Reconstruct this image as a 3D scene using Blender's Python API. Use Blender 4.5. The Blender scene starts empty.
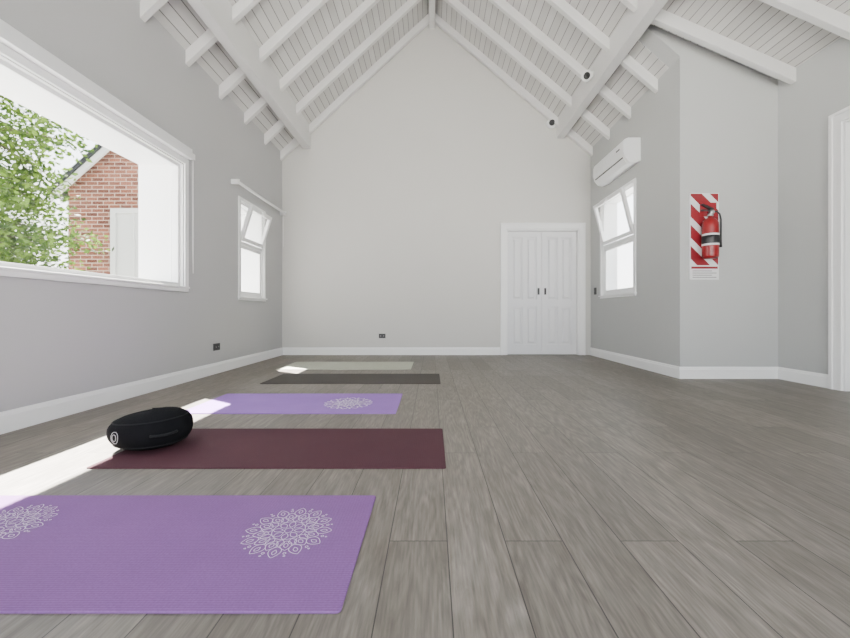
import bpy, bmesh, math, random
from mathutils import Vector, Matrix, noise
random.seed(4)
S=bpy.context.scene
COL=S.collection
# ---------------------------------------------------------------- materials
def mat(name, col=(.8,.8,.8), rough=.5, metal=0, spec=.5):
    m=bpy.data.materials.new(name); m.use_nodes=True
    b=m.node_tree.nodes['Principled BSDF']
    b.inputs['Base Color'].default_value=(*col,1); b.inputs['Roughness'].default_value=rough
    b.inputs['Metallic'].default_value=metal; b.inputs['Specular IOR Level'].default_value=spec
    return m
def nd(m,t,**k):
    n=m.node_tree.nodes.new(t)
    for a,v in k.items(): setattr(n,a,v)
    return n
def lk(m,a,b): m.node_tree.links.new(a,b)
def bsdf(m): return m.node_tree.nodes['Principled BSDF']
def math_(m,op,a,b=None):
    n=nd(m,'ShaderNodeMath',operation=op)
    for i,v in enumerate((a,b)):
        if v is None: continue
        if isinstance(v,(int,float)): n.inputs[i].default_value=v
        else: lk(m,v,n.inputs[i])
    return n.outputs[0]
def bump(m,h,strength=.1,dist=.01):
    b=nd(m,'ShaderNodeBump'); b.inputs['Strength'].default_value=strength; b.inputs['Distance'].default_value=dist
    lk(m,h,b.inputs['Height']); lk(m,b.outputs[0],bsdf(m).inputs['Normal'])
def mixc(m,f,a,b,mode='MIX'):
    n=nd(m,'ShaderNodeMix',data_type='RGBA',blend_type=mode)
    for i,v in ((0,f),(6,a),(7,b)):
        if isinstance(v,(int,float)): n.inputs[i].default_value=v
        elif isinstance(v,tuple): n.inputs[i].default_value=(*v,1)
        else: lk(m,v,n.inputs[i])
    return n.outputs[2]
def noisy(m,base,scale=3,amt=.06,bs=.05,bscale=60):
    g=nd(m,'ShaderNodeNewGeometry')
    n=nd(m,'ShaderNodeTexNoise'); n.inputs['Scale'].default_value=scale; n.inputs['Detail'].default_value=4
    lk(m,g.outputs['Position'],n.inputs['Vector'])
    c=mixc(m,n.outputs[0],tuple(x*(1-amt) for x in base),tuple(min(1,x*(1+amt)) for x in base))
    lk(m,c,bsdf(m).inputs['Base Color'])
    n2=nd(m,'ShaderNodeTexNoise'); n2.inputs['Scale'].default_value=bscale; n2.inputs['Detail'].default_value=3
    lk(m,g.outputs['Position'],n2.inputs['Vector']); bump(m,n2.outputs[0],bs,.004)
    return m
WALL=(.57,.56,.535); WALL_SHADE=(.43,.437,.43); WALL_SHADE_L=(.425,.425,.43)
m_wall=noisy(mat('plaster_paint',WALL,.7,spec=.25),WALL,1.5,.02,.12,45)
m_wall_shade=noisy(mat('shaded_plaster_paint',WALL_SHADE,.6,spec=.3),WALL_SHADE,1.5,.02,.12,45)  # same wall paint, darkened to put shade into the right-hand walls
m_wall_shade_l=noisy(mat('cool_shaded_plaster_paint',WALL_SHADE_L,.42,spec=.45),WALL_SHADE_L,1.5,.02,.12,45)  # same paint again, left wall's dimmer light put into a darker, cooler colour
m_white=noisy(mat('white_paint',(.84,.84,.83),.4),(.84,.84,.83),4,.015,.03,80)
m_beam=noisy(mat('beam_paint',(.74,.73,.71),.5),(.74,.73,.71),4,.03,.05,60)
m_pvc=mat('white_pvc',(.86,.86,.85),.3)
m_door=noisy(mat('door_paint',(.70,.70,.71),.4),(.70,.70,.71),4,.01,.02,80)
m_black=mat('black_plastic',(.015,.015,.016),.4)
m_steel=mat('steel',(.6,.6,.6),.3,1)
m_red=mat('extinguisher_red',(.22,.004,.007),.3)
m_redpaint=mat('sign_red',(.26,.005,.012),.45)
m_signw=mat('sign_white',(.75,.75,.75),.45)
m_dark=mat('dark_rubber',(.02,.02,.02),.6)
def boards():
    m=mat('ceiling_boards',(.74,.74,.73),.55)
    g=nd(m,'ShaderNodeNewGeometry'); s=nd(m,'ShaderNodeSeparateXYZ'); lk(m,g.outputs['Position'],s.inputs[0])
    u=math_(m,'DIVIDE',s.outputs[0],.082)
    fr=math_(m,'FRACT',u); fl=math_(m,'FLOOR',u)
    groove=math_(m,'LESS_THAN',fr,.085)
    wn=nd(m,'ShaderNodeTexWhiteNoise',noise_dimensions='1D'); lk(m,fl,wn.inputs['W'])
    tone=mixc(m,wn.outputs[0],(.56,.55,.53),(.66,.65,.63))
    mp=nd(m,'ShaderNodeMapping'); mp.inputs['Scale'].default_value=(30,2.5,30); lk(m,g.outputs['Position'],mp.inputs[0])
    no=nd(m,'ShaderNodeTexNoise'); no.inputs['Scale'].default_value=1; no.inputs['Detail'].default_value=5; lk(m,mp.outputs[0],no.inputs['Vector'])
    tone=mixc(m,math_(m,'MULTIPLY',no.outputs[0],.3),tone,(.42,.405,.385))
    c=mixc(m,groove,tone,(.17,.168,.165)); lk(m,c,bsdf(m).inputs['Base Color'])
    bump(m,math_(m,'SUBTRACT',1.0,groove),.5,.006)
    return m
m_boards=boards()
FL0=(.138,.121,.103); FL1=(.205,.181,.155)
def floormat():
    m=mat('grey_oak_planks',(.3,.27,.24),.35,spec=.4)
    g=nd(m,'ShaderNodeNewGeometry'); s=nd(m,'ShaderNodeSeparateXYZ'); lk(m,g.outputs['Position'],s.inputs[0])
    cb=nd(m,'ShaderNodeCombineXYZ'); lk(m,s.outputs[1],cb.inputs[0]); lk(m,math_(m,'ADD',s.outputs[0],19.0-.05),cb.inputs[1])
    br=nd(m,'ShaderNodeTexBrick'); br.offset=.37; br.offset_frequency=2; br.squash=1
    br.inputs['Scale'].default_value=1; br.inputs['Brick Width'].default_value=1.25; br.inputs['Row Height'].default_value=.19
    br.inputs['Mortar Size'].default_value=.0017; br.inputs['Mortar Smooth'].default_value=0; br.inputs['Bias'].default_value=0
    br.inputs['Color1'].default_value=(0,0,0,1); br.inputs['Color2'].default_value=(1,1,1,1); br.inputs['Mortar'].default_value=(.5,.5,.5,1)
    lk(m,cb.outputs[0],br.inputs['Vector'])
    off=math_(m,'MULTIPLY',br.outputs['Color'],37.0)
    cbw=nd(m,'ShaderNodeCombineXYZ')
    lk(m,s.outputs[0],cbw.inputs[0]); lk(m,math_(m,'MULTIPLY',s.outputs[1],.14),cbw.inputs[1]); lk(m,off,cbw.inputs[2])
    wv=nd(m,'ShaderNodeTexNoise'); wv.inputs['Scale'].default_value=8; wv.inputs['Detail'].default_value=1.5; lk(m,cbw.outputs[0],wv.inputs['Vector'])
    rings=math_(m,'SINE',math_(m,'MULTIPLY',wv.outputs[0],80.0))
    cb2=nd(m,'ShaderNodeCombineXYZ')
    lk(m,math_(m,'MULTIPLY',s.outputs[0],22.0),cb2.inputs[0]); lk(m,math_(m,'MULTIPLY',s.outputs[1],3.0),cb2.inputs[1]); lk(m,off,cb2.inputs[2])
    n1=nd(m,'ShaderNodeTexNoise'); n1.inputs['Scale'].default_value=1; n1.inputs['Detail'].default_value=8; n1.inputs['Roughness'].default_value=.65; n1.inputs['Distortion'].default_value=1.4
    lk(m,cb2.outputs[0],n1.inputs['Vector'])
    cb3=nd(m,'ShaderNodeCombineXYZ')
    lk(m,math_(m,'MULTIPLY',s.outputs[0],150.0),cb3.inputs[0]); lk(m,math_(m,'MULTIPLY',s.outputs[1],10.0),cb3.inputs[1]); lk(m,off,cb3.inputs[2])
    n2=nd(m,'ShaderNodeTexNoise'); n2.inputs['Scale'].default_value=1; n2.inputs['Detail'].default_value=4; lk(m,cb3.outputs[0],n2.inputs['Vector'])
    tone=mixc(m,br.outputs['Color'],FL0,FL1)
    r=nd(m,'ShaderNodeValToRGB'); r.color_ramp.elements[0].position=.33; r.color_ramp.elements[1].position=.66
    r.color_ramp.elements[0].color=(.70,.675,.64,1); r.color_ramp.elements[1].color=(1.14,1.14,1.14,1); lk(m,n1.outputs[0],r.inputs[0])
    tone=mixc(m,1.0,tone,r.outputs[0],'MULTIPLY')
    tone=mixc(m,math_(m,'MULTIPLY',math_(m,'ADD',rings,1.0),.17),tone,(.07,.058,.046))
    r2=nd(m,'ShaderNodeValToRGB'); r2.color_ramp.elements[0].position=.3; r2.color_ramp.elements[1].position=.7
    r2.color_ramp.elements[0].color=(.74,.73,.72,1); r2.color_ramp.elements[1].color=(1.18,1.18,1.18,1); lk(m,n2.outputs[0],r2.inputs[0])
    tone=mixc(m,1.0,tone,r2.outputs[0],'MULTIPLY')
    c=mixc(m,br.outputs['Fac'],tone,(.028,.024,.02)); lk(m,c,bsdf(m).inputs['Base Color'])
    ro=math_(m,'ADD',math_(m,'MULTIPLY',n1.outputs[0],.12),.42); lk(m,ro,bsdf(m).inputs['Roughness'])
    h=math_(m,'SUBTRACT',math_(m,'MULTIPLY',n2.outputs[0],.1),br.outputs['Fac']); bump(m,h,.15,.002)
    return m
m_floor=floormat()
def matmat(name,base):
    m=mat(name,base,.8,spec=.15)
    g=nd(m,'ShaderNodeNewGeometry'); s=nd(m,'ShaderNodeSeparateXYZ'); lk(m,g.outputs['Position'],s.inputs[0])
    a=math_(m,'SINE',math_(m,'MULTIPLY',s.outputs[1],800.0)); b=math_(m,'SINE',math_(m,'MULTIPLY',s.outputs[0],600.0))
    h=math_(m,'ADD',a,math_(m,'MULTIPLY',b,.7))
    n=nd(m,'ShaderNodeTexNoise'); n.inputs['Scale'].default_value=5; n.inputs['Detail'].default_value=5; lk(m,g.outputs['Position'],n.inputs['Vector'])
    n3=nd(m,'ShaderNodeTexNoise'); n3.inputs['Scale'].default_value=150; n3.inputs['Detail'].default_value=2; lk(m,g.outputs['Position'],n3.inputs['Vector'])
    c=mixc(m,n.outputs[0],tuple(x*.88 for x in base),tuple(x*1.12 for x in base))
    c=mixc(m,math_(m,'MULTIPLY',n3.outputs[0],.6),c,tuple(x*.4 for x in base))
    c=mixc(m,math_(m,'MULTIPLY',math_(m,'ADD',a,1.0),.20),c,tuple(x*.45 for x in base))
    lk(m,c,bsdf(m).inputs['Base Color']); bump(m,h,.2,.0012)
    return m
m_purple=matmat('purple_pvc_foam',(.255,.115,.325))
m_lilac=matmat('lilac_pvc_foam',(.35,.18,.55))
m_burg=matmat('burgundy_foam',(.082,.03,.04))
m_brown=matmat('charcoal_brown_foam',(.085,.076,.068))
m_sage=matmat('sage_foam',(.60,.61,.50))
m_print=mat('mandala_print',(.70,.58,.74),.6)
def glassmat():
    m=bpy.data.materials.new('window_glass'); m.use_nodes=True; t=m.node_tree; t.nodes.clear()
    o=t.nodes.new('ShaderNodeOutputMaterial'); tr=t.nodes.new('ShaderNodeBsdfTransparent'); gl=t.nodes.new('ShaderNodeBsdfGlossy'); gl.inputs['Roughness'].default_value=.02
    mx=t.nodes.new('ShaderNodeMixShader'); mx.inputs[0].default_value=.05
    t.links.new(tr.outputs[0],mx.inputs[1]); t.links.new(gl.outputs[0],mx.inputs[2]); t.links.new(mx.outputs[0],o.inputs[0])
    return m
m_glass=glassmat()
def brickmat():
    m=mat('red_brick',(.4,.15,.1),.85,spec=.1)
    g=nd(m,'ShaderNodeNewGeometry'); s=nd(m,'ShaderNodeSeparateXYZ'); lk(m,g.outputs['Position'],s.inputs[0])
    cb=nd(m,'ShaderNodeCombineXYZ'); lk(m,math_(m,'ADD',s.outputs[0],s.outputs[1]),cb.inputs[0]); lk(m,s.outputs[2],cb.inputs[1])
    br=nd(m,'ShaderNodeTexBrick'); br.inputs['Scale'].default_value=1; br.inputs['Brick Width'].default_value=.27; br.inputs['Row Height'].default_value=.092
    br.inputs['Mortar Size'].default_value=.010; br.inputs['Color1'].default_value=(.065,.02,.012,1); br.inputs['Color2'].default_value=(.17,.06,.035,1); br.inputs['Mortar'].default_value=(.28,.22,.18,1)
    lk(m,cb.outputs[0],br.inputs['Vector']); lk(m,br.outputs['Color'],bsdf(m).inputs['Base Color'])
    bump(m,math_(m,'SUBTRACT',1.0,br.outputs['Fac']),.5,.01); return m
m_brick=brickmat()
m_slate=mat('dark_roofing',(.012,.013,.016),.7,spec=.1)
m_extw=mat('exterior_trim',(.38,.38,.37),.6)
def leafmat():
    m=mat('leaves',(.2,.36,.06),.6,spec=.15)
    oi=nd(m,'ShaderNodeNewGeometry'); c=mixc(m,oi.outputs['Random Per Island'],(.012,.035,.003),(.095,.165,.016))
    lk(m,c,bsdf(m).inputs['Base Color']); 
    t=m.node_tree; tl=t.nodes.new('ShaderNodeBsdfTranslucent'); lk(m,c,tl.inputs[0]); mx=t.nodes.new('ShaderNodeMixShader'); mx.inputs[0].default_value=.35
    out=[n for n in t.nodes if n.type=='OUTPUT_MATERIAL'][0]
    lk(m,bsdf(m).outputs[0],mx.inputs[1]); lk(m,tl.outputs[0],mx.inputs[2]); lk(m,mx.outputs[0],out.inputs[0]); return m
m_leaf=leafmat()
m_bark=noisy(mat('bark',(.05,.038,.026),.9),(.05,.038,.026),8,.3,.6,20)
m_pave=noisy(mat('pale_paving',(.5,.49,.46),.8),(.5,.49,.46),2,.1,.1,20)
def fabric():
    m=mat('black_cotton',(.007,.007,.008),.95,spec=.06)
    return noisy(m,(.007,.007,.008),12,.3,.8,300)
m_fab=fabric()
m_piping=mat('piping',(.012,.012,.013),.85,spec=.15)
m_logo=mat('embroidered_logo',(.35,.35,.36),.8)
# ---------------------------------------------------------------- builder
class B:
    def __init__(s,name,mats): s.n=name; s.m=mats if isinstance(mats,list) else [mats]; s.bm=bmesh.new()
    def _add(s,vs,fs,m=0,M=None,smooth=False):
        bv=[s.bm.verts.new((M@Vector(v)) if M else v) for v in vs]
        for f in fs:
            try:
                fc=s.bm.faces.new([bv[i] for i in f]); fc.material_index=m; fc.smooth=smooth
            except ValueError: pass
    def box(s,x0,x1,y0,y1,z0,z1,m=0,M=None):
        v=[(x,y,z) for x in (x0,x1) for y in (y0,y1) for z in (z0,z1)]
        s._add(v,[(0,1,3,2),(4,6,7,5),(0,4,5,1),(2,3,7,6),(0,2,6,4),(1,5,7,3)],m,M); return s
    def prism(s,poly,a,b,axis='y',m=0,M=None,smooth=False):
        f={'y':lambda p,t:(p[0],t,p[1]),'x':lambda p,t:(t,p[0],p[1]),'z':lambda p,t:(p[0],p[1],t)}[axis]
        n=len(poly); v=[f(p,a) for p in poly]+[f(p,b) for p in poly]
        s._add(v,[tuple(range(n)),tuple(range(2*n-1,n-1,-1))]+[(i,(i+1)%n,(i+1)%n+n,i+n) for i in range(n)],m,M,False)
        return s
    def ring(s,y0,y1,z0,z1,w,x0,x1,m=0,M=None,wb=None,wt=None,axis='x'):
        wb=w if wb is None else wb; wt=w if wt is None else wt
        L=[(y0,y0+w,z0,z1),(y1-w,y1,z0,z1),(y0+w,y1-w,z0,z0+wb),(y0+w,y1-w,z1-wt,z1)]
        for a,b,c,d in L:
            if d-c<=1e-6: continue
            if axis=='x': s.box(x0,x1,a,b,c,d,m,M)
            else: s.box(a,b,x0,x1,c,d,m,M)
        return s
    def lathe(s,prof,M,seg=32,m=0,smooth=True,sx=1,sy=1):
        v=[];f=[]
        for r,z in prof:
            for i in range(seg):
                a=2*math.pi*i/seg; v.append((r*math.cos(a)*sx,r*math.sin(a)*sy,z))
        k=len(prof)
        for j in range(k-1):
            for i in range(seg): f.append((j*seg+i,j*seg+(i+1)%seg,(j+1)*seg+(i+1)%seg,(j+1)*seg+i))
        if prof[0][0]>1e-5: f.append(tuple(range(seg))[::-1])
        if prof[-1][0]>1e-5: f.append(tuple((k-1)*seg+i for i in range(seg)))
        s._add(v,f,m,M,smooth); return s
    def tube(s,pts,r,seg=10,m=0,closed=False):
        pts=[Vector(p) for p in pts]; n=len(pts); v=[];f=[]
        rs=r if isinstance(r,list) else [r]*n
        for i,p in enumerate(pts):
            if closed: d=pts[(i+1)%n]-pts[i-1]
            else: d=pts[min(i+1,n-1)]-pts[max(i-1,0)]
            d.normalize(); u=d.orthogonal() if i==0 else (u-d*u.dot(d)); u.normalize(); w=d.cross(u)
            for k in range(seg):
                a=2*math.pi*k/seg; v.append(p+(u*math.cos(a)+w*math.sin(a))*rs[i])
        for i in range(n if closed else n-1):
            j=(i+1)%n
            for k in range(seg): f.append((i*seg+k,i*seg+(k+1)%seg,j*seg+(k+1)%seg,j*seg+k))
        if not closed: f+= [tuple(range(seg)),tuple((n-1)*seg+k for k in range(seg))]
        s._add(v,f,m,None,True); return s
    def done(s,bevel=0,parent=None,seg=2,recalc=True,merge=True,origin=True):
        if merge: bmesh.ops.remove_doubles(s.bm,verts=s.bm.verts,dist=1e-5)
        if recalc: bmesh.ops.recalc_face_normals(s.bm,faces=s.bm.faces)
        o0=Vector((0,0,0))
        if origin:
            mn=Vector([min(v.co[i] for v in s.bm.verts) for i in range(3)]); mx=Vector([max(v.co[i] for v in s.bm.verts) for i in range(3)])
            o0=(mn+mx)/2; o0.z=mn.z
            bmesh.ops.translate(s.bm,verts=s.bm.verts,vec=-o0)
        me=bpy.data.meshes.new(s.n); s.bm.to_mesh(me); s.bm.free()
        for m in s.m: me.materials.append(m)
        o=bpy.data.objects.new(s.n,me); o.location=o0; COL.objects.link(o)
        if bevel:
            md=o.modifiers.new('bevel','BEVEL'); md.width=bevel; md.segments=seg; md.limit_method='ANGLE'; md.angle_limit=math.radians(40)
        if parent:
            o.parent=parent; o.location=o0-parent.location
        return o
# ---------------------------------------------------------------- layout constants
H=.75; XL=-2.68; XR=2.84; YB=6.8; YJ=4.35; XW=3.96; Y0=-1.3
T=.48; XO=XL-T
ZR=6.1; SL=.93; SR=.85; XK=2.3; ZK=ZR-SR*XK; SW=.44
def zl(x): return ZR-SL*abs(x)
def zr(x): return ZR-SR*x
def zw(x): return ZK-SW*(x-XK)
B('floor',m_floor).box(XO,4.2,Y0-.25,YB+.25,-.1,0).done()
A0,A1,AZ0,AZ1=1.2,4.10,1.03,2.36      # window_1
C0,C1,CZ0,CZ1=5.30,6.04,.98,2.32      # window_2
b=B('wall_left',m_wall_shade_l)
b.box(XO,XL,Y0,A0,0,AZ1).box(XO,XL,A0,A1,0,AZ0).box(XO,XL,A1,C0,0,AZ1).box(XO,XL,C0,C1,0,CZ0).box(XO,XL,C1,YB,0,AZ1)
b.box(XO,XL,C0,C1,CZ1,AZ1)
b.prism([(XO,AZ1),(XL,AZ1),(XL,zl(XL)+.02),(XO,zl(XO)+.02)],Y0,YB)
b.done()
DX0,DX1,DZ=1.325,2.635,2.25
B('wall_back',m_wall).prism([(XO,0),(DX0,0),(DX0,DZ),(DX1,DZ),(DX1,0),(3.09,0),(3.09,zr(3.09)+.02),(0,ZR+.02),(XO,zl(XO)+.02)],YB,YB+.22).done()
R0,R1,RZ0,RZ1=5.33,6.34,1.04,2.58
b=B('wall_right',m_wall_shade)
XRo=XR+.25; Y1=YJ+.22
b.box(XR,XRo,Y1,R0,0,RZ1).box(XR,XRo,R0,R1,0,RZ0).box(XR,XRo,R1,YB,0,RZ1)
b.prism([(XR,RZ1),(XRo,RZ1),(XRo,zr(XRo)+.02),(XR,zr(XR)+.02)],Y1,YB)
b.done()
B('wall_jog',m_wall_shade).prism([(XR,0),(4.2,0),(4.2,zw(4.2)+.02),(XK,ZK+.02),(XR,zr(XR))],YJ,Y1).done()
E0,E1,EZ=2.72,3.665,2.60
b=B('wall_wing',m_wall_shade); b.box(XW,4.2,Y0,E0,0,EZ).box(XW,4.2,E1,YJ,0,EZ).prism([(XW,EZ),(4.2,EZ),(4.2,zw(4.2)+.02),(XW,zw(XW)+.02)],Y0,YJ); b.done()
# unseen rear wall; wide opening added and enlarged to brighten the room
G0,G1,GZ=-2.45,3.7,3.35
B('wall_rear',m_wall).prism([(XO,0),(G0,0),(G0,GZ),(G1,GZ),(G1,0),(4.2,0),(4.2,zw(4.2)+.02),(XK,ZK+.02),(0,ZR+.02),(XO,zl(XO)+.02)],Y0-.22,Y0).done()
b=B('light_opening_frame',[m_white,m_glass])
n=4; w=(G1-G0)/n
for i in range(n):
    b.ring(G0+i*w,G0+(i+1)*w,0.0,GZ,.05,Y0-.15,Y0-.09,0,axis='y')
b.done(.004)
# ceiling deck
t=.1
b=B('ceiling',m_boards)
b.prism([(0,ZR),(-3.45,zl(3.45)),(-3.45,zl(3.45)+t),(0,ZR+t)],Y0-.3,YB+.4)
b.prism([(0,ZR),(XK,ZK),(XK,ZK+t),(0,ZR+t)],Y0-.3,YB+.4)
b.prism([(XK,ZK),(3.4,zr(3.4)),(3.4,zr(3.4)+t),(XK,ZK+t)],Y1-.02,YB+.4)
b.prism([(XK,ZK),(4.5,zw(4.5)),(4.5,zw(4.5)+t),(XK,ZK+t)],Y0-.3,Y1)
b.done()
D=.15; hw=.032
b=B('ceiling_rafters',m_beam)
ys=[6.74-.645*i for i in range(13)]
for y in ys:
    if y<Y0: continue
    b.prism([(0,ZR),(0,ZR-D),(XL,zl(XL)-D),(XL,zl(XL))],y-hw,y+hw)
    if y>Y1:
        b.prism([(0,ZR),(0,ZR-D),(XR,zr(XR)-D),(XR,zr(XR))],y-hw,y+hw)
    else:
        b.prism([(0,ZR),(0,ZR-D),(XK,ZK-D),(XW,zw(XW)-D),(XW,zw(XW)),(XK,ZK)],y-hw,y+hw)
b.done(.004,merge=False)
B('ridge_beam',m_beam).box(-.05,.05,Y0,YB,5.83,ZR-.03).done(.006)
B('purlin_beam',m_beam).prism([(-2.30,3.68),(-2.17,3.68),(-2.17,zl(2.17)),(-2.30,zl(2.30))],Y0,YB).done(.006)
B('purlin_beam',m_beam).prism([(2.36,3.87),(2.23,3.87),(2.23,zr(2.23)),(2.36,zr(2.36))],Y0,YB).done(.006)
def bb(name,x0,y0,x1,y1,nx,ny,h=.135,d=.018):
    b=B(name,m_white); prof=[(0,0),(d,0),(d,h-.03),(d*.75,h-.022),(d*.6,h-.006),(d*.3,h),(0,h)]
    v=[];k=len(prof)
    for (x,y) in ((x0,y0),(x1,y1)):
        for p,z in prof: v.append((x+nx*p,y+ny*p,z))
    b._add(v,[tuple(range(k)),tuple(range(2*k-1,k-1,-1))]+[(i,(i+1)%k,(i+1)%k+k,i+k) for i in range(k)]); b.done()
bb('baseboard_left',XL,Y0,XL,YB,1,0)
bb('baseboard_back',XL+.018,YB,1.22,YB,0,-1)
bb('baseboard_right',XR,YJ,XR,YB,-1,0)
bb('baseboard_jog',XR-.018,YJ,XW,YJ,0,-1)
bb('baseboard_wing',XW,3.77,XW,YJ-.018,-1,0)
# ---------------------------------------------------------------- window_1
b=B('window_1',[m_white,m_glass,m_pvc])
b.box(XO,XL,A1-.012,A1,AZ0,AZ1).box(XO,XL,A0,A0+.012,AZ0,AZ1).box(XO,XL,A0,A1,AZ1-.012,AZ1).box(XO-.03,XL,A0,A1,AZ0,AZ0+.012)
b.ring(A0,A1,AZ0,AZ1,.045,XL-.10,XL-.03,2)
b.box(XL-.07,XL-.064,A0+.04,A1-.04,AZ0+.04,AZ1-.04,1)
b.ring(A0-.06,A1+.06,AZ0-.05,AZ1+.06,.06,XL,XL+.018,0,wb=.05)
b.box(XL-.02,XL+.026,A0-.07,A1+.07,AZ0-.014,AZ0+.006)
b.done(.004)
b=B('roller_blind',[m_pvc,m_black])
b.box(XL,XL+.07,A0-.02,A1+.04,AZ1+.062,AZ1+.17)
b.tube([(XL+.03,A1+.10,AZ1+.12),(XL+.03,A1+.105,AZ0+.5),(XL+.03,A1+.115,AZ0+.16),(XL+.03,A1+.125,AZ0+.5),(XL+.03,A1+.12,AZ1+.12)],.003,6,0)
b.box(XL,XL+.045,A1+.04,A1+.13,AZ1+.09,AZ1+.15)
b.done(.006)
def hopper(name,xin,sgn,y0,y1,z0,z1,zm,xo,ang):
    b=B(name,[m_white,m_glass,m_pvc])
    xa,xb=sorted((xo,xin))
    b.box(xa,xb,y1-.01,y1,z0,z1).box(xa,xb,y0,y0+.01,z0,z1).box(xa,xb,y0,y1,z1-.01,z1).box(xa,xb,y0,y1,z0,z0+.01)
    c=sorted((xin,xin+sgn*.018)); b.ring(y0-.05,y1+.05,z0-.05,z1+.05,.05,c[0],c[1],0)
    f=sorted((xin-sgn*.01,xin-sgn*.07)); b.ring(y0,y1,z0,z1,.035,f[0],f[1],2)
    b.box(f[0],f[1],y0+.035,y1-.035,zm-.025,zm+.025,2)
    l=sorted((xin-sgn*.02,xin-sgn*.055))
    b.ring(y0+.035,y1-.035,z0+.035,zm-.025,.045,l[0],l[1],2)
    b.box(xin-sgn*.04-.003,xin-sgn*.04+.003,y0+.07,y1-.07,z0+.07,zm-.06,1)
    q=sorted((xin,xin+sgn*.04)); b.box(q[0],q[1],y0-.06,y1+.06,z0-.02,z0,0)
    P=Vector((xin,0,zm+.03)); M=Matrix.Translation(P)@Matrix.Rotation(sgn*ang,4,'Y')
    hh=z1-.035-(zm+.025)
    sx=sorted((-sgn*.035,sgn*.01))
    b.ring(y0+.035,y1-.035,0,hh-.01,.055,sx[0],sx[1],2,M)
    b.box(-.003,.003,y0+.08,y1-.08,.05,hh-.06,1,M)
    hx=sorted((sgn*.01,sgn*.035)); ym=(y0+y1)/2
    b.box(hx[0],hx[1],ym-.05,ym+.05,hh-.05,hh-.03,2,M)
    top=M@Vector((0,0,hh*.75))
    for yy in (y0+.05,y1-.05):
        b.tube([(xin-sgn*.03,yy,zm+.75*hh+.12),(top.x,yy,top.z)],.005,6,2)
    b.done(.003,merge=False)
hopper('window_2',XL,1,C0,C1,CZ0,CZ1,1.74,XO,math.radians(17))
hopper('window_3',XR,-1,R0,R1,RZ0,RZ1,1.84,XRo,math.radians(14))
b=B('curtain_rod',[m_pvc])
b.tube([(XL+.09,5.05,2.50),(XL+.09,6.72,2.50)],.02,14)
for y in (5.07,6.70): b.box(XL,XL+.11,y-.012,y+.012,2.47,2.535)
b.tube([(XL+.10,6.6,2.5),(XL+.10,6.6,1.9)],.003,6)
b.done(.003)
# ---------------------------------------------------------------- door_1 (double, panelled)
def leaf(b,x0,x1,z0,z1,yf):
    st=.09
    rails=[(z0,z0+.18),(z0+.86,z0+.98),(z1-.11,z1)]
    b.box(x0,x0+st,yf,yf+.035,z0,z1); b.box(x1-st,x1,yf,yf+.035,z0,z1)
    for a,c in rails: b.box(x0+st,x1-st,yf,yf+.035,a,c)
    mx=(x0+x1)/2
    b.box(x0+st,x1-st,yf+.022,yf+.03,z0+.1,z1-.05)
    for k in range(len(rails)-1):
        za,zb=rails[k][1],rails[k+1][0]
        b.box(mx-.035,mx+.035,yf,yf+.035,za,zb)
        for (xa,xb) in ((x0+st,mx-.035),(mx+.035,x1-st)):
            q=.026; r=.05
            o=[(xa+q,za+q),(xb-q,za+q),(xb-q,zb-q),(xa+q,zb-q)]; i=[(xa+r,za+r),(xb-r,za+r),(xb-r,zb-r),(xa+r,zb-r)]
            v=[(p[0],yf+.022,p[1]) for p in o]+[(p[0],yf+.004,p[1]) for p in i]
            b._add(v,[(4,5,6,7)]+[(j,(j+1)%4,(j+1)%4+4,j+4) for j in range(4)])
b=B('door_1',[m_door,m_black,m_white])
yf=YB+.05; xm=(DX0+DX1)/2
leaf(b,DX0+.03,xm-.003,.004,DZ-.03,yf); leaf(b,xm+.003,DX1-.03,.004,DZ-.03,yf)
b.ring(DX0,DX1,0,DZ,.026,YB-.001,YB+.2,2,wb=0,axis='y')
b.box(DX0,DX1,YB+.095,YB+.12,0,DZ,2)
b.ring(DX0-.10,DX1+.10,0,DZ+.11,.105,YB-.022,YB,2,wb=0,axis='y')
b.ring(DX0-.10,DX1+.10,0,DZ+.11,.03,YB-.034,YB-.02,2,wb=0,axis='y')
for x in (xm-.06,xm+.06):
    b.box(x-.018,x+.018,yf-.01,yf,1.08,1.20,1); b.box(x-.008,x+.008,yf-.025,yf-.01,1.10,1.18,1)
b.done(.003,merge=False)
b=B('door_2',[m_white,m_door,m_black])
b.ring(E0-.1,E1+.1,0,EZ+.1,.105,XW-.022,XW,0,wb=0)
b.ring(E0-.1,E1+.1,0,EZ+.1,.03,XW-.034,XW-.02,0,wb=0)
b.ring(E0,E1,0,EZ,.026,XW-.001,XW+.2,0,wb=0)
b.box(XW+.09,XW+.13,E0+.03,E1-.03,.004,EZ-.03,1)
for za,zb in ((.2,1.0),(1.15,2.4)):
    for ya,yb in ((E0+.13,(E0+E1)/2-.04),((E0+E1)/2+.04,E1-.13)): b.box(XW+.08,XW+.09,ya,yb,za,zb,1)
b.tube([(XW+.09,E0+.09,1.05),(XW+.04,E0+.09,1.05),(XW+.04,E0+.2,1.05)],.009,8,2)
b.done(.003,merge=False)
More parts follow.
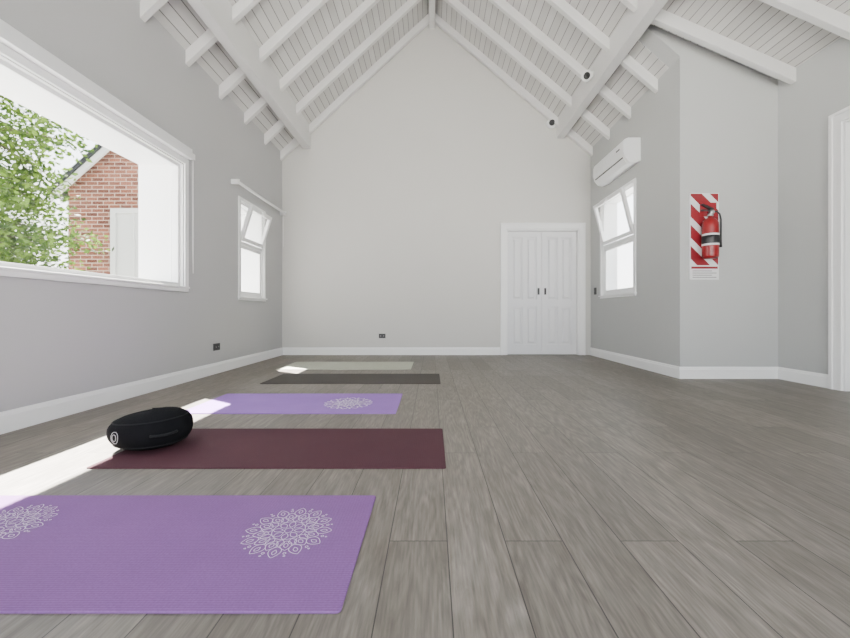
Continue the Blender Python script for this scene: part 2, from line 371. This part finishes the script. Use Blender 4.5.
# ---------------------------------------------------------------- AC
AY0,AY1,AZb,AZt=5.17,6.15,2.79,3.14
b=B('air_conditioner',[m_pvc,m_black,m_dark,m_signw])
x=XR
pr=[(x,AZb+.03),(x-.09,AZb),(x-.16,AZb+.02),(x-.215,AZb+.085),(x-.232,AZb+.16),(x-.232,AZt-.07),(x-.215,AZt-.02),(x-.17,AZt),(x,AZt)]
b.prism(pr,AY0,AY1)
b.prism([(x-.215,AZb+.10),(x-.237,AZb+.165),(x-.238,AZt-.075),(x-.222,AZt-.03),(x-.2,AZt-.03),(x-.2,AZb+.10)],AY0+.012,AY1-.012)
b.prism([(x-.10,AZb-.004),(x-.165,AZb+.013),(x-.212,AZb+.075),(x-.205,AZb+.08),(x-.16,AZb+.03),(x-.10,AZb+.01)],AY0+.05,AY1-.05)
b.prism([(x-.212,AZb+.082),(x-.226,AZb+.100),(x-.21,AZb+.106),(x-.205,AZb+.082)],AY0+.05,AY1-.05,m=2)
for i in range(14):
    yy=AY0+.06+i*(AY1-AY0-.12)/13; b.box(x-.19,x-.03,yy-.004,yy+.004,AZt-.002,AZt+.004,2)
b.box(x-.2405,x-.236,AY0+.1,AY0+.2,AZt-.13,AZt-.11,2)
b.done(.006,merge=False)
# ---------------------------------------------------------------- fire extinguisher + board
fx0,fx1=2.945,3.275; fzb,fzt=1.13,2.12
ms=mat('hazard_stripes',(.8,.8,.8),.45)
g=nd(ms,'ShaderNodeNewGeometry'); s_=nd(ms,'ShaderNodeSeparateXYZ'); lk(ms,g.outputs['Position'],s_.inputs[0])
f=math_(ms,'FRACT',math_(ms,'DIVIDE',math_(ms,'ADD',s_.outputs[0],math_(ms,'MULTIPLY',s_.outputs[2],1.0)),.24))
lk(ms,mixc(ms,math_(ms,'LESS_THAN',f,.62),(.75,.75,.75),(.22,.005,.012)),bsdf(ms).inputs['Base Color'])
par=bpy.data.objects.new('fire_extinguisher',None); par.location=((fx0+fx1)/2,YJ,fzb); COL.objects.link(par)
b=B('sign_board',[m_signw,ms,m_redpaint,m_black])
b.box(fx0,fx1,YJ-.012,YJ,fzb,fzt,0); b.box(fx0+.008,fx1-.008,YJ-.0145,YJ-.011,fzb+.165,fzt-.008,1)
b.box(fx0+.015,fx1-.015,YJ-.0145,YJ-.011,fzb+.125,fzb+.15,2)
for i in range(4): b.box(fx0+.03,fx1-.03-.05*(i%2),YJ-.0145,YJ-.011,fzb+.025+i*.024,fzb+.031+i*.024,3)
b.box(fx0+.11,fx1-.03,YJ-.016,YJ-.0115,fzt-.27,fzt-.11,2); b.box(fx0+.14,fx1-.06,YJ-.017,YJ-.0115,fzt-.20,fzt-.19,0)
b.done(parent=par)
b=B('cylinder',[m_red,m_steel,m_black,m_signw])
cx,cy,cz=3.11,YJ-.105,1.36
M=Matrix.Translation((cx,cy,cz)); R=.08
prof=[(0,0),(R*.8,0),(R*.96,.012),(R,.03),(R,.36),(R*.96,.39),(R*.82,.42),(R*.55,.445),(R*.3,.455),(R*.3,.475)]
b.lathe(prof,M,36,0); b.lathe([(.0,.47),(.028,.47),(.028,.50),(.018,.505),(.018,.54),(0,.54)],M,20,1)
b.lathe([(R+.001,.14),(R+.0015,.141),(R+.0015,.27),(R+.001,.271)],M,36,3)
b.lathe([(R+.002,.16),(R+.0025,.161),(R+.0025,.25),(R+.002,.251)],M,36,2)
b.box(cx-.10,cx+.03,cy-.012,cy+.012,cz+.53,cz+.545,2)
b.prism([(cx-.11,cz+.60),(cx-.09,cz+.61),(cx+.03,cz+.56),(cx+.03,cz+.54),(cx+.0,cz+.545)],cy-.012,cy+.012,m=2)
b.lathe([(0,0),(.022,0),(.022,.018),(0,.018)],Matrix.Translation((cx,cy-.02,cz+.51))@Matrix.Rotation(math.pi/2,4,'X'),20,1)
pts=[(cx+.02,cy-.01,cz+.515),(cx+.055,cy-.02,cz+.52),(cx+.085,cy-.025,cz+.49),(cx+.095,cy-.03,cz+.43),(cx+.095,cy-.03,cz+.33),(cx+.094,cy-.03,cz+.2),(cx+.092,cy-.03,cz+.12)]
b.tube(pts,[.009]*5+[.011,.016],10,2)
b.box(cx-.02,cx+.02,cy+.06,YJ-.012,cz+.40,cz+.44,1)
b.done(parent=par,merge=False)
# ---------------------------------------------------------------- outlets / switch / cameras
def plate(name,axis,c,w,h,d,m2=True):
    b=B(name,[m_black,m_dark,m_steel]); x,y,z=c
    if axis=='y':
        b.box(x-w/2,x+w/2,y-d,y,z-h/2,z+h/2,0)
        for k in(-1,1): b.box(x+k*w*.22-.018,x+k*w*.22+.018,y-d-.003,y-d,z-.02,z+.02,1)
        for k in(-1,1): b.box(x+k*w*.22-.003,x+k*w*.22+.003,y-d-.004,y-d,z-.01,z+.01,2)
    else:
        s=1 if axis=='x+' else -1; xs=sorted((x,x+s*d)); b.box(xs[0],xs[1],y-w/2,y+w/2,z-h/2,z+h/2,0)
        xs=sorted((x+s*d,x+s*(d+.003)))
        for k in(-1,1): b.box(xs[0],xs[1],y+k*w*.22-.018,y+k*w*.22+.018,z-.02,z+.02,1)
        xs=sorted((x+s*d,x+s*(d+.004)))
        for k in(-1,1): b.box(xs[0],xs[1],y+k*w*.22-.003,y+k*w*.22+.003,z-.01,z+.01,2)
    b.done(.003,merge=False)
plate('wall_socket','y',(-.89,YB,.34),.12,.08,.012)
plate('wall_socket','x+',(XL,4.72,.33),.13,.085,.012)
plate('light_switch','x-',(XR,6.6,1.13),.08,.12,.012)
b=B('security_camera',[m_pvc,m_black])
M=Matrix.Translation((2.13,YB,4.13))@Matrix.Rotation(math.pi/2,4,'X')
b.lathe([(0,0),(.085,0),(.085,.03),(.075,.045),(0,.045)],M,28,0); b.lathe([(.052,.043),(.052,.06),(.046,.085),(.03,.10),(0,.106)],M,28,1)
b.done(merge=False)
b=B('spotlight',[m_pvc,m_black,m_steel])
sy,sz=5.25,4.03
M=Matrix.Translation((2.23,sy+.02,sz+.02))@Matrix.Rotation(-math.pi/2,4,'Y')
b.lathe([(0,0),(.05,0),(.05,.02),(0,.02)],M,24,0)
M2=Matrix.Translation((2.16,sy,sz))@Matrix.Rotation(math.radians(-125),4,'Y')@Matrix.Rotation(.7,4,'X')
b.lathe([(0,-.05),(.03,-.05),(.055,-.02),(.072,.05),(.072,.07),(.056,.07),(.04,.05),(0,.045)],M2,24,0)
b.lathe([(.045,.058),(.03,.054),(0,.052)],M2,24,1)
b.tube([(2.22,sy+.02,sz+.02),(2.17,sy,sz)],.012,8,0)
b.done(merge=False)
# ---------------------------------------------------------------- mats
def ribbon(b,pts,w,z,closed=True):
    n=len(pts); v=[];f=[]
    for i in range(n):
        p=Vector(pts[i]); a=Vector(pts[i-1] if (closed or i>0) else pts[i]); c=Vector(pts[(i+1)%n] if (closed or i<n-1) else pts[i])
        d=(c-a); d=d.normalized() if d.length>1e-9 else Vector((1,0)); q=Vector((-d.y,d.x))*w/2
        v+=[(p.x+q.x,p.y+q.y,z),(p.x-q.x,p.y-q.y,z)]
    for i in range(n if closed else n-1):
        j=(i+1)%n; f.append((2*i,2*i+1,2*j+1,2*j))
    b._add(v,f)
def mandala(cx,cy,R,parent,w,z,fine=True):
    b=B('mandala_print',m_print)
    def circ(x,y,r,n=40): ribbon(b,[(x+r*math.cos(2*math.pi*i/n),y+r*math.sin(2*math.pi*i/n)) for i in range(n)],w,z)
    def P(r,a): return (cx+r*math.cos(a),cy+r*math.sin(a))
    circ(cx,cy,R*.09); circ(cx,cy,R*.36,60)
    def petals(k,r0,r1,wd,ph=0,n=14,p=1.25):
        for i in range(k):
            a=2*math.pi*(i+ph)/k; L=[]
            for s in range(n+1):
                t=s/n; L.append((r0+(r1-r0)*t, wd*math.sin(math.pi*t**p)**.8 if 0<t<1 else 0))
            pts=[P(r,a+q/r) for r,q in L]+[P(r,a-q/r) for r,q in reversed(L[1:-1])]
            ribbon(b,pts,w,z)
    petals(8,R*.12,R*.35,R*.07); petals(12,R*.36,R*.60,R*.085)
    petals(12,R*.42,R*.76,R*.12,.5,p=1.0)
    if fine: petals(12,R*.50,R*.66,R*.045,.5)
    petals(12,R*.62,R*.98,R*.13,0,p=.85)
    if fine: petals(12,R*.72,R*.88,R*.045,0)
    for i in range(12):
        a=2*math.pi*(i+.5)/12; x,y=P(R*.86,a); circ(x,y,R*.03,10); x,y=P(R*.95,a); circ(x,y,R*.018,8)
    b.done(parent=parent,recalc=False,merge=False)
def yoga(name,x0,x1,y0,y1,m,mand=(),r=.012,rot=0):
    th=.006; pts=[]
    for cx,cy,a0 in ((x1-r,y1-r,0),(x0+r,y1-r,90),(x0+r,y0+r,180),(x1-r,y0+r,270)):
        for k in range(5):
            a=math.radians(a0+22.5*k); pts.append((cx+r*math.cos(a),cy+r*math.sin(a)))
    o=B(name,m).prism(pts,0,th,axis='z').done(.0015)
    for q in mand: mandala(q[0],q[1],q[2],o,q[3],th+.0008,q[4])
    return o
yoga('yoga_mat',-2.0,-.228,.947,1.552,m_purple,[(-.49,1.30,.15,.0021,True),(-1.51,1.33,.15,.0021,True)])
yoga('yoga_mat',-1.668,.068,1.827,2.45,m_burg)
yoga('yoga_mat',-1.89,-.27,2.82,3.51,m_lilac,[(-.69,3.14,.20,.0085,False)])
yoga('yoga_mat',-1.82,.09,4.01,4.66,m_brown)
yoga('yoga_mat',-2.07,-.28,5.02,5.80,m_sage)
# ---------------------------------------------------------------- cushion
def cushion(cx,cy,z0,a,bb_,h):
    b=B('meditation_cushion',[m_fab,m_piping,m_logo])
    NU,NV=96,40; v=[];f=[]
    def prof(t):
        ph=-math.pi/2+math.pi*t; c=math.cos(ph); s=math.sin(ph)
        return (abs(c)**.68, (math.copysign(abs(s)**.92,s)))
    def pt(u,t,push=0):
        r,zz=prof(t); ca,sa=math.cos(u),math.sin(u)
        k=1+.010*math.sin(u*22)*(1-abs(zz))*.6+.03*noise.noise(Vector((ca*1.5,sa*1.5,zz)))
        zz_=(zz*.5+.5); sag=1+.06*ca
        return Vector((cx+(a*r*k+push)*ca, cy+(bb_*r*k+push)*sa, z0+h*zz_*(sag if zz_>.3 else 1+(.06*ca)*zz_/.3)))
    for j in range(NV+1):
        for i in range(NU): v.append(pt(2*math.pi*i/NU,j/NV))
    for j in range(NV):
        for i in range(NU): f.append((j*NU+i,j*NU+(i+1)%NU,(j+1)*NU+(i+1)%NU,(j+1)*NU+i))
    b._add(v,f,0,None,True)
    for t in (.30,.70): b.tube([pt(2*math.pi*i/72,t,.000) for i in range(72)],.0035,8,1,closed=True)
    for rr in (.024,.013):
        L=[]
        for i in range(24):
            an=2*math.pi*i/24; L.append(pt(math.radians(250)+rr*math.cos(an)/.2,.5+rr*math.sin(an)/h*.75,.002))
        b.tube(L,.0016,5,2,closed=True)
    L=[pt(math.radians(300+ i*3.0),.5,.004+.018*math.sin(math.pi*i/12)) for i in range(13)]
    b.tube(L,.007,8,1)
    return b.done(recalc=True)
cushion(-1.568,2.13,.0065,.205,.18,.20)
# ---------------------------------------------------------------- exterior
B('ground',m_pave).box(-30,30,-25,35,-.2,-.12).done()
hx0,hx1,hy,ez=-8.62,-5.2,9.0,3.72; hm=(hx0+hx1)/2; hs=.89; rz=ez+hs*(hm-hx0)
b=B('brick_house',[m_brick,m_extw,m_slate,m_glass,m_signw])
b.prism([(hx0,-.12),(hx1,-.12),(hx1,ez),(hm,rz),(hx0,ez)],hy,hy+5)
def roofside(sg):
    ex=hm+sg*(hm-hx0+.3); ezz=rz-hs*(hm-hx0+.3)
    b.prism([(hm,rz+.03),(ex,ezz+.03),(ex,ezz+.17),(hm,rz+.17)],hy-.2,hy+5.2,m=2)
    b.prism([(hm,rz-.15),(ex,ezz-.15),(ex,ezz+.03),(hm,rz+.03)],hy-.17,hy-.12,m=1)
    b.prism([(hm,rz+.0),(ex,ezz+.0),(ex,ezz+.03),(hm,rz+.03)],hy-.12,hy,m=1)
roofside(-1); roofside(1)
b.ring(-7.58,-6.5,1.3,3.22,.12,hy-.05,hy+.02,1,axis='y'); b.box(-7.46,-6.62,hy-.02,hy-.005,1.4,3.1,1)
b.box(-7.06,-7.02,hy-.04,hy,1.4,3.1,1)
b.done(merge=False)
b=B('garden_tree',[m_bark,m_leaf])
base=Vector((-8.05,6.2,-.12))
b.tube([base,base+Vector((.1,0,1.2)),base+Vector((0,.1,2.4)),base+Vector((.15,0,3.6)),base+Vector((.1,.1,5))],[.2,.16,.13,.09,.04],12,0)
tips=[]
for i in range(70):
    zz=.9+4.1*random.random(); a=random.uniform(0,2*math.pi); L=random.uniform(.9,1.75)
    p0=base+Vector((.05,0,zz)); p1=p0+Vector((math.cos(a)*L*.5,math.sin(a)*L*.5,.35)); p2=p0+Vector((math.cos(a)*L,math.sin(a)*L,.3-random.random()*.4))
    b.tube([p0,p1,p2],[.035,.02,.007],6,0); tips+= [p1,p2,(p1+p2)/2]
for tpt in tips:
    for k in range(105):
        c=tpt+Vector((random.gauss(0,.19),random.gauss(0,.19),random.gauss(0,.14)))
        d=Vector((random.gauss(0,1),random.gauss(0,1),random.gauss(-.3,.6))).normalized(); u=d.orthogonal().normalized()
        u=Matrix.Rotation(random.uniform(0,6.28),3,d)@u; l=random.uniform(.07,.13); w_=l*.5
        b._add([c,c+d*l*.5+u*w_*.6,c+d*l,c+d*l*.5-u*w_*.6],[(0,1,2,3)],1)
b.done(recalc=False,merge=False)
# ---------------------------------------------------------------- light
w=bpy.data.worlds.new('sky'); S.world=w; w.use_nodes=True; t=w.node_tree
bg=t.nodes['Background']
tc=t.nodes.new('ShaderNodeTexCoord'); sp=t.nodes.new('ShaderNodeSeparateXYZ'); rp=t.nodes.new('ShaderNodeValToRGB')
t.links.new(tc.outputs['Generated'],sp.inputs[0]); t.links.new(sp.outputs[2],rp.inputs[0]); t.links.new(rp.outputs[0],bg.inputs[0])
rp.color_ramp.elements[0].color=(.99,.99,.98,1); rp.color_ramp.elements[1].color=(.55,.75,1,1); rp.color_ramp.elements[0].position=.05
bg.inputs[1].default_value=7.0
sd=bpy.data.lights.new('sun','SUN'); sd.energy=130; sd.angle=math.radians(.6); sd.color=(1,.96,.90)
so=bpy.data.objects.new('sun',sd); so.rotation_euler=Vector((.645,-.42,-1)).to_track_quat('-Z','Y').to_euler(); so.location=(-6,5,12); COL.objects.link(so)
def portal(name,loc,rot,sx,sy):
    l=bpy.data.lights.new(name,'AREA'); l.shape='RECTANGLE'; l.size=sx; l.size_y=sy; l.cycles.is_portal=True
    o=bpy.data.objects.new(name,l); o.location=loc; o.rotation_euler=rot; COL.objects.link(o)
portal('portal_rear',((G0+G1)/2,Y0-.05,GZ/2),(math.radians(90),0,0),G1-G0,GZ)
portal('portal_left',(XL-.2,(A0+A1)/2,(AZ0+AZ1)/2),(0,math.radians(-90),0),AZ1-AZ0,A1-A0)
# ---------------------------------------------------------------- camera
cd=bpy.data.cameras.new('camera'); cd.sensor_width=36; cd.lens=380/850*36; cd.shift_x=-7/850; cd.shift_y=-6/850; cd.clip_start=.02
co=bpy.data.objects.new('camera',cd); co.location=(0,0,H); co.rotation_euler=(math.radians(90),0,0); COL.objects.link(co); S.camera=co
